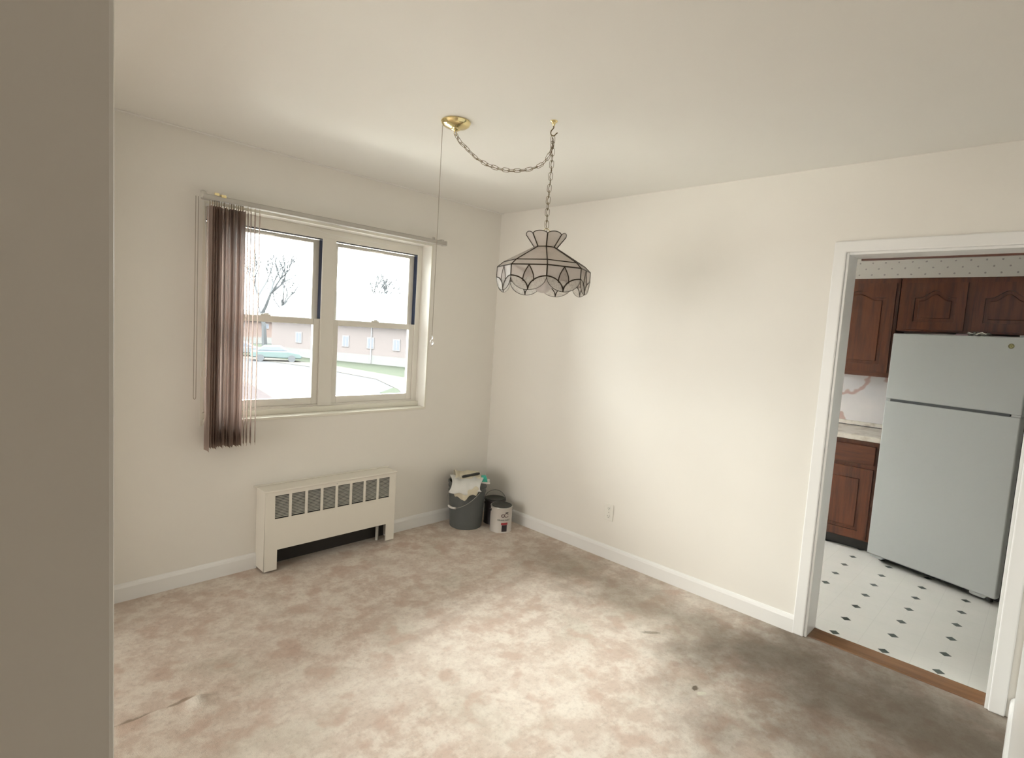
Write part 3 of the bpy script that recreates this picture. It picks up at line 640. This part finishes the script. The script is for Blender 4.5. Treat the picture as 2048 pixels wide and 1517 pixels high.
# black tool lying on the rags
tl = thing('scraper', 'black handled scraper lying on the rags in the pail', 'tool', PB + Vector((0, 0, .415)))
q0 = PB + LX * (-.045) + AX * .098 + Vector((0, 0, .402)); q1 = PB + LX * .085 + AX * .06 + Vector((0, 0, .424))
bm = bmesh.new(); tube(bm, [q0, q0.lerp(q1, .2), q0.lerp(q1, .5), q0.lerp(q1, .85), q1], [.008, .011, .009, .012, .008], 12); put('handle', bm, M_black, tl, smooth=True)
bm = bmesh.new(); lathe(bm, [(0, 0), (.005, 0), (.005, .002), (0, .003)], q0 + AX * .002 + Vector((0, 0, .009)), 10); put('rivet', bm, M_cansteel, tl)
bm = bmesh.new(); d_ = (q0 - q1).normalized(); side = d_.cross(Vector((0, 0, 1))).normalized(); vs = [q0 + side * .006, q0 - side * .006, q0 + d_ * .035 - side * .014, q0 + d_ * .035 + side * .014]; bm.faces.new([bm.verts.new(v_) for v_ in vs]); solid(bm, .0012); put('blade', bm, M_cansteel, tl)
# teal and white carton tucked at the right of the pail
ct = thing('carton', 'small teal and white carton sticking out of the pail beside the towel', 'box', PB + LX * .115 + Vector((0, 0, .36)))
def obox(c_, ex_, ey_, sx_, sy_, z0, z1, top=1.0):
    bm = bmesh.new(); vs = []
    for z, k_ in ((z0, 1), (z1, top)):
        for sa, sb in ((-1, -1), (1, -1), (1, 1), (-1, 1)): vs.append(bm.verts.new(Vector((c_.x, c_.y, z)) + ex_ * sa * sx_ / 2 * k_ + ey_ * sb * sy_ / 2 * k_))
    for f in ((3, 2, 1, 0), (4, 5, 6, 7), (0, 1, 5, 4), (1, 2, 6, 5), (2, 3, 7, 6), (3, 0, 4, 7)): bm.faces.new([vs[i] for i in f])
    return bm
cc = PB + LX * .118 + AX * .03
put('carton_lid', obox(cc, LX, AX, .062, .08, .362, .400, .55), M_teal, ct, bevel=.002)
put('carton_tray', obox(cc + LX * .004, LX, AX, .088, .10, .351, .362), M_wcard, ct, bevel=.001)

def can(c_, name, label, body, group):
    t = thing(name, label, 'paint can', c_, 0, group)
    bm = bmesh.new(); lathe(bm, [(0, .002), (.080, .002), (.083, 0), (.083, .004), (.0815, .006), (.0815, .180), (.083, .183), (.0845, .187), (.083, .191), (.079, .191), (.076, .186), (0, .186)], c_, 48); o = put('can_body', bm, body, t, smooth=True)
    bm = bmesh.new(); lathe(bm, [(0, .1875), (.066, .1875), (.067, .190), (.0765, .1905), (.0775, .193), (.074, .1945), (.070, .191), (.068, .1895), (0, .1895)][::-1], c_, 48); put('lid', bm, M_canlid, t, smooth=True)
    return t
c1 = Vector((-.212, -.415, 0)); c2 = Vector((-.135, -.262, 0))
pcan = can(c1, 'paint_can', 'white labelled gallon can of ceiling paint standing in front of the dark can', M_canbody, 'gallon paint cans')
bcan = can(c2, 'paint_can', 'dark gallon paint can behind the white can, next to the corner', M_darkcan, 'gallon paint cans')
put('can_rim', (lambda bm: (lathe(bm, [(.0795, .1915), (.0835, .1915), (.085, .1875), (.083, .184)], c1, 48), bm)[1])(bmesh.new()), M_cansteel, pcan, smooth=True)
# bails
bm = bmesh.new(); tube(bm, [c2 + LX * (.086 * math.cos(a)) + AX * (.02 * math.sin(a) - .05 * math.sin(a)) + Vector((0, 0, .165 + .085 * math.sin(a))) for a in [PI * i / 20 for i in range(21)]], .0016, 6); put('bail', bm, M_black, bcan, smooth=True)
for cc_, tt in ((c1, pcan), (c2, bcan)):
    for s in (-1, 1):
        p = cc_ + LX * .083 * s + AX * (.02 if s < 0 else -.03); bm = bmesh.new(); lathe(bm, [(0, 0), (.011, 0), (.010, .004), (.004, .006), (0, .006)], seg=14)
        bmesh.ops.rotate(bm, verts=bm.verts, matrix=(Matrix.Rotation(math.atan2((p - cc_).y, (p - cc_).x), 3, 'Z') @ Matrix.Rotation(PI / 2, 3, 'Y'))); bmesh.ops.translate(bm, verts=bm.verts, vec=cc_ + (p - cc_).normalized() * .0805 + Vector((0, 0, .160))); put('bail_ear', bm, M_black, tt, smooth=True)
bm = bmesh.new(); tube(bm, [c1 + LX * (.088 * math.cos(a)) + AX * (-.088 * math.sin(a)) + Vector((0, 0, .160 - .04 * math.sin(a))) for a in [PI * i / 20 for i in range(21)]], .0015, 6); put('bail', bm, M_cansteel, pcan, smooth=True)
# label printing wrapped round the can: u = arc length to the right of the camera-facing line, z = height
def wrap(me, c_, r=.0821, u0=0, z0=0, tilt=0):
    for v_ in me.vertices:
        u, z, d = v_.co.x, v_.co.y, v_.co.z; u, z = u * math.cos(tilt) - z * math.sin(tilt) + u0, u * math.sin(tilt) + z * math.cos(tilt) + z0; a = u / r
        p = c_ + (AX * math.cos(a) + LX * math.sin(a)) * (r + max(0, d)) + Vector((0, 0, z)); v_.co = p
    return me
def rect_mesh(x0, x1, y0, y1, nseg=8):
    bm = bmesh.new(); r0 = [bm.verts.new((x0 + (x1 - x0) * i / nseg, y0, 0)) for i in range(nseg + 1)]; r1 = [bm.verts.new((x0 + (x1 - x0) * i / nseg, y1, 0)) for i in range(nseg + 1)]
    for i in range(nseg): bm.faces.new((r0[i], r0[i + 1], r1[i + 1], r1[i]))
    me = bpy.data.meshes.new('r'); bm.to_mesh(me); bm.free(); return me
put('label_red_band', wrap(rect_mesh(-.002, .050, .062, .079), c1), M_red, pcan)
put('label_black_panel', wrap(rect_mesh(.004, .046, .010, .061), c1), M_ink, pcan)
put('label_text', wrap(text_mesh('CEILING PAINT', .0150, off=.0008), c1, u0=.018, z0=.098), M_inkg, pcan)
ringm = plate([arc(0, 0, .0150, .0135, 0, 360, 24)[:-1], arc(0, 0, .0080, .0065, 0, 360, 24)[:-1]], .0001)
put('label_emblem', wrap(ringm, c1, u0=.010, z0=.132), M_inkb, pcan)
put('label_emblem', wrap(plate([arc(0, 0, .020, .016, 30, 330, 24) + arc(0, 0, .014, .010, 330, 30, 24)], .0001), c1, u0=.038, z0=.134), M_inkb, pcan)
put('label_emblem', wrap(rect_mesh(.028, .052, .150, .158), c1), M_ink, pcan)

# ------------------------------------------------------------------ kitchen
def yz(me_or_bm, x, flip=False): pass
def door_front(par, y0, y1, z0, z1, x, arch=True, hmat=M_oak):
    """raised-panel door in the plane x (front face), between y0>y1 and z0<z1"""
    w_, h_ = abs(y1 - y0), z1 - z0; fr = min(.058, w_ * .2, h_ * .2); T = .009
    def toW(me, dx=0):
        me.transform(Matrix(((0, 0, -1, x + dx), (-1, 0, 0, (y0 + y1) / 2), (0, 1, 0, z0), (0, 0, 0, 1)))); return me
    iw = w_ / 2 - fr
    def opening(g, rise):
        base = h_ - fr - rise
        if not arch: return [(-iw + g, fr + g), (iw - g, fr + g), (iw - g, h_ - fr - g), (-iw + g, h_ - fr - g)]
        top = []
        sh = .22 * iw
        for i in range(17):
            t = i / 16; xx = (iw - g) * (1 - 2 * t); s = abs(xx) / (iw - g); yy = base - g
            if s < .78: yy += rise * .5 * (1 + math.cos(PI * s / .78))
            top.append((xx, yy))
        return [(-iw + g, fr + g), (iw - g, fr + g)] + top
    rise = min(.055, h_ * .18)
    d = put('cabinet_door', toW(plate([[(-w_ / 2, 0), (w_ / 2, 0), (w_ / 2, h_), (-w_ / 2, h_)], opening(0, rise)], T), -T), hmat, par, bevel=.003)
    pm = plate([opening(.002, rise)], .003); put('panel_field', toW(pm, -.005), hmat, d)
    pm = plate([opening(.026, rise * .9)], .003, .004); put('raised_panel', toW(pm, -.0095), hmat, d)
    return d
UXF = 1.97
uc = thing('wall_cabinet', 'tall dark oak wall cabinet with an arched door left of the fridge', 'cabinet', (2.13, -2.14, 1.335))
put('cabinet_box', B((UXF, 2.299, -2.395, -1.86, 1.335, 2.10)), M_oak, uc, bevel=.002); put('bottom_rail', B((UXF - .002, UXF + .02, -2.395, -1.86, 1.333, 1.38)), M_oak_h, uc)
door_front(uc, -1.885, -2.372, 1.372, 2.062, UXF)
fc = thing('wall_cabinet', 'short dark oak wall cabinet with two arched doors above the fridge', 'cabinet', (2.13, -2.82, 1.70))
put('cabinet_box', B((UXF + .005, 2.299, -3.27, -2.397, 1.70, 2.10)), M_oak, fc, bevel=.002)
door_front(fc, -2.437, -2.80, 1.715, 2.062, UXF + .005); door_front(fc, -2.845, -3.21, 1.715, 2.062, UXF + .005)
struct(put('trim_soffit', B((UXF, 2.299, -4.3, 0, 2.10, H)), M_paper))
bc = thing('base_cabinet', 'oak base cabinet with a drawer over a panel door beside the fridge', 'cabinet', (2.0, -2.15, 0))
put('cabinet_box', B((1.715, 2.299, -2.435, -1.50, .085, .852)), M_oak, bc, bevel=.002)
put('toe_kick', B((1.775, 2.299, -2.435, -1.50, 0, .085)), M_black, bc)
dr = put('drawer', B((1.697, 1.714, -2.412, -1.98, .672, .815)), M_oak_h, bc, bevel=.004)
door_front(bc, -1.98, -2.412, .098, .640, 1.714, arch=False)
ctp = put('countertop', B((1.675, 2.298, -2.44, -1.0, .853, .893)), M_counter, None, bevel=.006, seg=3); tag(ctp, 'cream marbled laminate worktop on the oak base cabinet', 'worktop')
struct(put('trim_backsplash', B((2.280, 2.2995, -2.6, 0, .895, .93)), M_counter, bevel=.002)); struct(put('trim_splash_panel', B((2.292, 2.2995, -2.6, 0, .931, 1.334)), M_marble)); struct(put('trim_splash_joint', B((2.277, 2.280, -2.6, 0, .8935, .8985)), M_dark))

# fridge (rotated, pulled out from the wall)
fl = Vector((1.584, -2.452, 0)); fr_ = Vector((1.341, -3.190, 0)); dirw = (fr_ - fl).normalized(); rz = math.atan2(dirw.y, dirw.x)
# local axes: +x along the front to image right, +y out of the back, z up
fg = thing('refrigerator', 'white top freezer refrigerator standing slightly turned out from the wall', 'refrigerator', fl, rz)
FW, FH, FD = .777, 1.667, .70
put('case', B((.006, FW - .006, .068, FD, .045, FH - .006)), M_case, fg, local=True, bevel=.004)
def fdoor(name, z0, z1):
    return put(name, B((0, FW, 0, .060, z0, z1)), M_fridge, fg, local=True, bevel=.008, seg=3)
lo = fdoor('fridge_door', .050, 1.186); up = fdoor('freezer_door', 1.198, FH)
put('door_gasket', B((.008, FW - .008, .06, .068, .06, FH - .008)), M_gasket, fg, local=True)
put('pocket_handle', B((.035, FW - .055, -.0006, .05, 1.183, 1.2)), M_gasket, fg, local=True)
put('hinge_spacer', B((FW - .05, FW - .004, .004, .05, 1.186, 1.198)), M_fridge, fg, local=True); put('hinge_spacer', B((.004, .035, .004, .05, 1.186, 1.198)), M_fridge, fg, local=True)
put('kick_grille', B((.02, FW - .02, .10, .12, .01, .05)), M_black, fg, local=True)
for xx in (0.02, FW - .14):
    bm = bmesh.new(); prism(bm, [(xx, .055), (xx, .034), (xx + .015, .028), (xx + .08, .028), (xx + .10, .055)], .012, .06, lambda a, b_, h: (a, h, b_)); put('foot_cover', bm, M_fridge, fg, local=True, bevel=.003)
for xx in (.06, FW - .06):
    bm = bmesh.new(); tube(bm, [(xx, .09, .05), (xx, .09, 0)], .018, 12); put('levelling_foot', bm, M_black, fg, local=True)
for xx in (.06, FW - .06):
    bm = bmesh.new(); tube(bm, [(xx - .012, .60, .02), (xx + .012, .60, .02)], .02, 14); put('roller', bm, M_black, fg, local=True)
put('top_hinge_cover', B((FW - .07, FW - .01, .02, .10, FH, FH + .012)), M_fridge, fg, local=True, bevel=.003)
# round gold monogram badge
def badge(me): me.transform(Matrix.Translation((.682, -.0012, 1.611)) @ Matrix.Rotation(PI / 2, 4, 'X')); return me
M_gold = mat('badge_gold', (.32, .30, .13), .3, .6); M_bdark = mat('badge_dark', (.05, .05, .025), .4)
bd = put('badge', badge(plate([arc(0, 0, .0155, .0155, 0, 360, 32)[:-1]], .001)), M_gold, fg, local=True)
me = plate([arc(0, 0, .0142, .0142, 0, 360, 32)[:-1], arc(0, 0, .0112, .0112, 0, 360, 32)[:-1]], .0006); put('badge_ring', badge(me), M_bdark, bd, local=True).location = (0, -.0008, 0)
me = plate([arc(-.004, 0, .0052, .0068, 40, 320, 18) + arc(-.004, 0, .0032, .0046, 320, 40, 18)], .0006); put('monogram', badge(me), M_bdark, bd, local=True).location = (0, -.0009, 0)
me = plate([arc(.005, .0025, .0046, .0040, 20, 290, 14) + arc(.005, .0025, .0026, .0020, 290, 20, 14)], .0006); put('monogram', badge(me), M_bdark, bd, local=True).location = (0, -.0009, 0)
me = plate([arc(.005, -.0035, .0046, .0040, 70, 340, 14) + arc(.005, -.0035, .0026, .0020, 340, 70, 14)], .0006); put('monogram', badge(me), M_bdark, bd, local=True).location = (0, -.0009, 0)
# things lying on the fridge
def fw(x, y, z): return WM[fg] @ Vector((x, y, z))
M_pk = mat('packet_paper', (.45, .45, .40), .6); nt, n, l, b = nodes(M_pk); l.new(mixc(nt, ramp(nt, noise(nt, objco(nt), 40, 3), .45, .55), (.20, .20, .17), (.52, .52, .46)), b.inputs['Base Color'])
pk = thing('paper_packet', 'crumpled pale paper packet on top of the fridge', 'packet', fw(.49, .05, FH + .001), rz)
bm = bmesh.new(); bmesh.ops.create_grid(bm, x_segments=14, y_segments=10, size=.5)
for v_ in bm.verts:
    v_.co.x *= .105; v_.co.y *= .07; v_.co.z = .016 + .010 * math.sin(90 * v_.co.x + 2) * math.cos(70 * v_.co.y) + random.uniform(-.003, .003)
bmesh.ops.solidify(bm, geom=bm.faces[:], thickness=.004)
zm = min(v_.co.z for v_ in bm.verts)
for v_ in bm.verts: v_.co.z -= zm
put('wrapper', bm, M_pk, pk, local=True, smooth=True)
bx2 = thing('cardboard_sleeve', 'small flat mauve cardboard sleeve beside the paper packet on the fridge', 'packet', fw(.41, .06, FH), rz)
put('sleeve', B((-.04, .03, -.03, .03, 0, .012)), mat('mauve_card', (.20, .13, .14), .6), bx2, local=True, bevel=.002)

# ================================================================== OUTSIDE
G0 = -2.8
def proc(name, c1, c2, sc, rough=.9):
    m = mat(name, c1, rough); nt, n, l, b = nodes(m); b.inputs['Specular IOR Level'].default_value = 0; l.new(mixc(nt, noise(nt, objco(nt), sc, 4), c1, c2), b.inputs['Base Color']); return m
M_asph = proc('pale_asphalt', (0.0188, 0.0195, 0.0213), (0.0204, 0.0209, 0.0226), .3)
M_lawn = proc('lawn', (0.0140, 0.0166, 0.0128), (0.0150, 0.0171, 0.0140), .8)
M_conc = proc('concrete', (0.0216, 0.0213, 0.0201), (0.0228, 0.0222, 0.0213), .5)
M_found = proc('white_foundation', (0.0528, 0.0544, 0.0544), (0.0560, 0.0568, 0.0560), .5)
M_mulch = proc('mulch', (0.0174, 0.0155, 0.0160), (0.0183, 0.0163, 0.0169), 1)
M_bark = proc('bark', (0.0270, 0.0290, 0.0310), (0.0310, 0.0330, 0.0350), 2)
M_roof = proc('pale_roof', (0.0233, 0.0257, 0.0270), (0.0245, 0.0270, 0.0282), 1)
M_wtrim = mat('white_house_trim', (0.0646, 0.0654, 0.0680), .6, 0, Specular_IOR_Level=0); M_hglass = mat('house_glass', (0.0425, 0.0467, 0.0578), .6, 0, Specular_IOR_Level=.05)
def brick(name, c1, c2, mo):
    m = mat(name, c1, .9); nt, n, l, b = nodes(m); b.inputs['Specular IOR Level'].default_value = 0; br = N(nt, 'ShaderNodeTexBrick'); br.inputs['Scale'].default_value = 1; br.inputs['Brick Width'].default_value = .22; br.inputs['Row Height'].default_value = .075; br.inputs['Mortar Size'].default_value = .006
    for k_, c_ in (('Color1', c1), ('Color2', c2), ('Mortar', mo)): br.inputs[k_].default_value = (*c_, 1)
    mp = N(nt, 'ShaderNodeMapping'); mp.inputs['Rotation'].default_value = (PI / 2, 0, 0); l.new(objco(nt), mp.inputs[0]); l.new(mp.outputs[0], br.inputs[0]); l.new(br.outputs[0], b.inputs['Base Color']); return m
M_brick = brick('pale_brick', (0.0497, 0.0439, 0.0435), (0.0519, 0.0457, 0.0450), (0.0533, 0.0490, 0.0482)); M_brick2 = brick('red_brick', (0.0533, 0.0402, 0.0365), (0.0505, 0.0380, 0.0351), (0.0526, 0.0461, 0.0424))
struct(put('ground_bounce', B((-40, 45, .6, 19, G0 - .01, G0 + .012)), proc('bounce_slab', (.24, .235, .22), (.27, .262, .245), 1.5)))  # unseen pale slab added below the window to bounce skylight onto the ceiling
struct(put('ground_road', B((-60, 140, .6, 220, G0 - .2, G0)), M_asph))
def strip(name, pts, z, m):
    bm = bmesh.new(); prism(bm, pts, G0 - .05, G0 + z, lambda a, b_, h: (a, b_, h)); return struct(put(name, bm, m))
strip('ground_lawn', [(26.5, 52.5), (60, 12), (60, -5), (14.5, 20), (15.5, 26), (19.5, 29.5), (22.6, 33.3), (22.2, 44), (19, 57), (12, 72), (-5, 76), (-5, 79.5), (38, 79.5), (32, 60)], .02, M_lawn)
strip('ground_kerb', [(22.2, 44), (22.6, 33.3), (19.5, 27), (15, 20), (13.5, 19.5), (17.5, 27), (19.6, 33), (19.3, 43.5), (16.5, 56), (10, 70), (-5, 73), (-5, 76), (12, 73), (19.2, 57)], .035, M_conc)
strip('ground_sidewalk', [(4, 46), (6, 46), (11.2, 32.9), (9.6, 25), (7, 8), (6.0, 8), (8.7, 25), (10.2, 32.9)], .04, M_conc)
strip('ground_mulch', [(4, 46), (10.2, 32.9), (8.7, 25), (6.0, 8), (-6, 8), (-6, 46)], .05, M_mulch)
def house(name, label, A, Bp, depth, h0, rise, bm_mat, wins, band=.9):
    A = Vector((*A, G0)); Bp = Vector((*Bp, G0)); ex = (Bp - A).normalized(); L_ = (Bp - A).length; ey = Vector((-ex.y, ex.x, 0))
    if ey.y < 0 and name != 'x': ey = -ey
    t = thing(name, label, 'building', (A + Bp) / 2, 0, 'brick blocks across the road')
    M4 = Matrix(((ex.x, ey.x, 0, A.x), (ex.y, ey.y, 0, A.y), (0, 0, 1, G0), (0, 0, 0, 1)))
    def P_(nm, bm, m, par=t):
        bm.transform(M4); return put(nm, bm, m, par)
    P_('brick_walls', B((0, L_, 0, depth, band, h0)), bm_mat); P_('foundation', B((-.02, L_ + .02, -.02, depth, 0, band)), M_found)
    bm = bmesh.new(); prism(bm, [(-.5, h0), (depth + .5, h0), (depth / 2 + 1, h0 + rise), (depth / 2 - 1, h0 + rise)], -.4, L_ + .4, lambda a, b_, h: (h, a, b_)); P_('roof', bm, M_roof)
    P_('fascia', B((-.4, L_ + .4, -.55, -.45, h0 - .25, h0 + .05)), M_wtrim)
    for (u, z, w_, h_) in wins:
        f_ = P_('window', B((u, u + w_, -.06, .02, z, z + h_)), M_wtrim); P_('pane', B((u + .1, u + w_ / 2 - .05, -.075, -.055, z + .1, z + h_ - .1), (u + w_ / 2 + .05, u + w_ - .1, -.075, -.055, z + .1, z + h_ - .1)), M_hglass, f_)
    for u in (L_ * .46,): P_('downspout', B((u, u + .12, -.1, 0, .1, h0)), M_wtrim)
    return t
house('brick_house', 'pale brick block seen through the right window sash', (22.2, 58.5), (33, 32), 14, 4.3, 3.2, M_brick, [(3.4 + 3.1 * k, 1.55, .85, 1.15) for k in range(8)])
house('brick_house', 'farther red brick block seen through the left window sash', (12, 82), (44, 82.5), 10, 3.7, 1.2, M_brick2, [(4 + 3.6 * k, 2.2, 1.1, .8) for k in range(8)])
def tree(x, y, h, seed, label, grp='bare trees beyond the road'):
    rnd = random.Random(seed); bm = bmesh.new()
    def br(p, d, ln, r, lv):
        pts = [p]; q = p.copy(); dd = d.copy()
        for _ in range(3): dd = (dd + Vector((rnd.uniform(-.12, .12), rnd.uniform(-.12, .12), rnd.uniform(0, .08)))).normalized(); q = q + dd * ln / 3; pts.append(q.copy())
        tube(bm, pts, [r, r * .88, r * .76, r * .64], 5 if lv < 3 else 3, cap=False)
        if lv >= 6: return
        for _ in range(3 if lv in (1, 2, 3, 4) else 2):
            a = Vector((rnd.gauss(0, .55), rnd.gauss(0, .55), rnd.uniform(.15, .8))); br(pts[rnd.choice((2, 3, 3))], (dd * .9 + a).normalized(), ln * rnd.uniform(.62, .82), r * .64, lv + 1)
    br(Vector((x, y, G0)), Vector((0, 0, 1)), h * .28, h * .022, 0)
    return tag(put('bare_tree', bm, M_bark), label, 'tree', grp)
tree(24.5, 66, 16, 3, 'bare branching tree at the left edge of the left window')
tree(41, 99, 16, 5, 'broad bare tree rising behind the far red brick block')
tree(47.5, 79, 17, 11, 'bare tree rising behind the pale brick block in the right window')
tree(56, 82, 14, 14, 'smaller bare tree at the right edge of the right window')
def car(x, y, rz_, m, label):
    t = thing('parked_car', label, 'car', (x, y, G0), rz_, 'cars parked by the far kerb')
    bm = bmesh.new(); prism(bm, [(-2.2, .35), (-2.25, .7), (-2.1, .92), (-1.35, .98), (1.1, 1.0), (2.0, .85), (2.25, .62), (2.2, .32)], -.85, .85, lambda a, b_, h: (a, h, b_)); put('car_body', bm, m, t, local=True, bevel=.12, seg=3)
    bm = bmesh.new(); prism(bm, [(-1.7, .97), (-1.15, 1.42), (.35, 1.45), (1.15, .98)], -.72, .72, lambda a, b_, h: (a, h, b_)); put('cabin', bm, M_hglass, t, local=True, bevel=.08, seg=2)
    put('car_roof', B((-1.1, .32, -.66, .66, 1.41, 1.47)), m, t, local=True, bevel=.03)
    for xx in (-1.35, 1.35):
        for yy in (-.86, .86):
            bm = bmesh.new(); tube(bm, [(xx, yy - .1, .33), (xx, yy + .1, .33)], .33, 18); put('wheel', bm, mat('tyre', (.03, .032, .035), .7, 0, Specular_IOR_Level=0), t, local=True)
car(19.0, 49.5, -.42, mat('pale_teal_paint', (.033, .044, .044), .6, 0, Specular_IOR_Level=.02), 'pale teal car parked at the far kerb, nearer one')
car(18.2, 56.0, -.42, mat('silver_blue_paint', (.038, .043, .047), .6, 0, Specular_IOR_Level=.02), 'silver blue car parked at the far kerb, farther one')
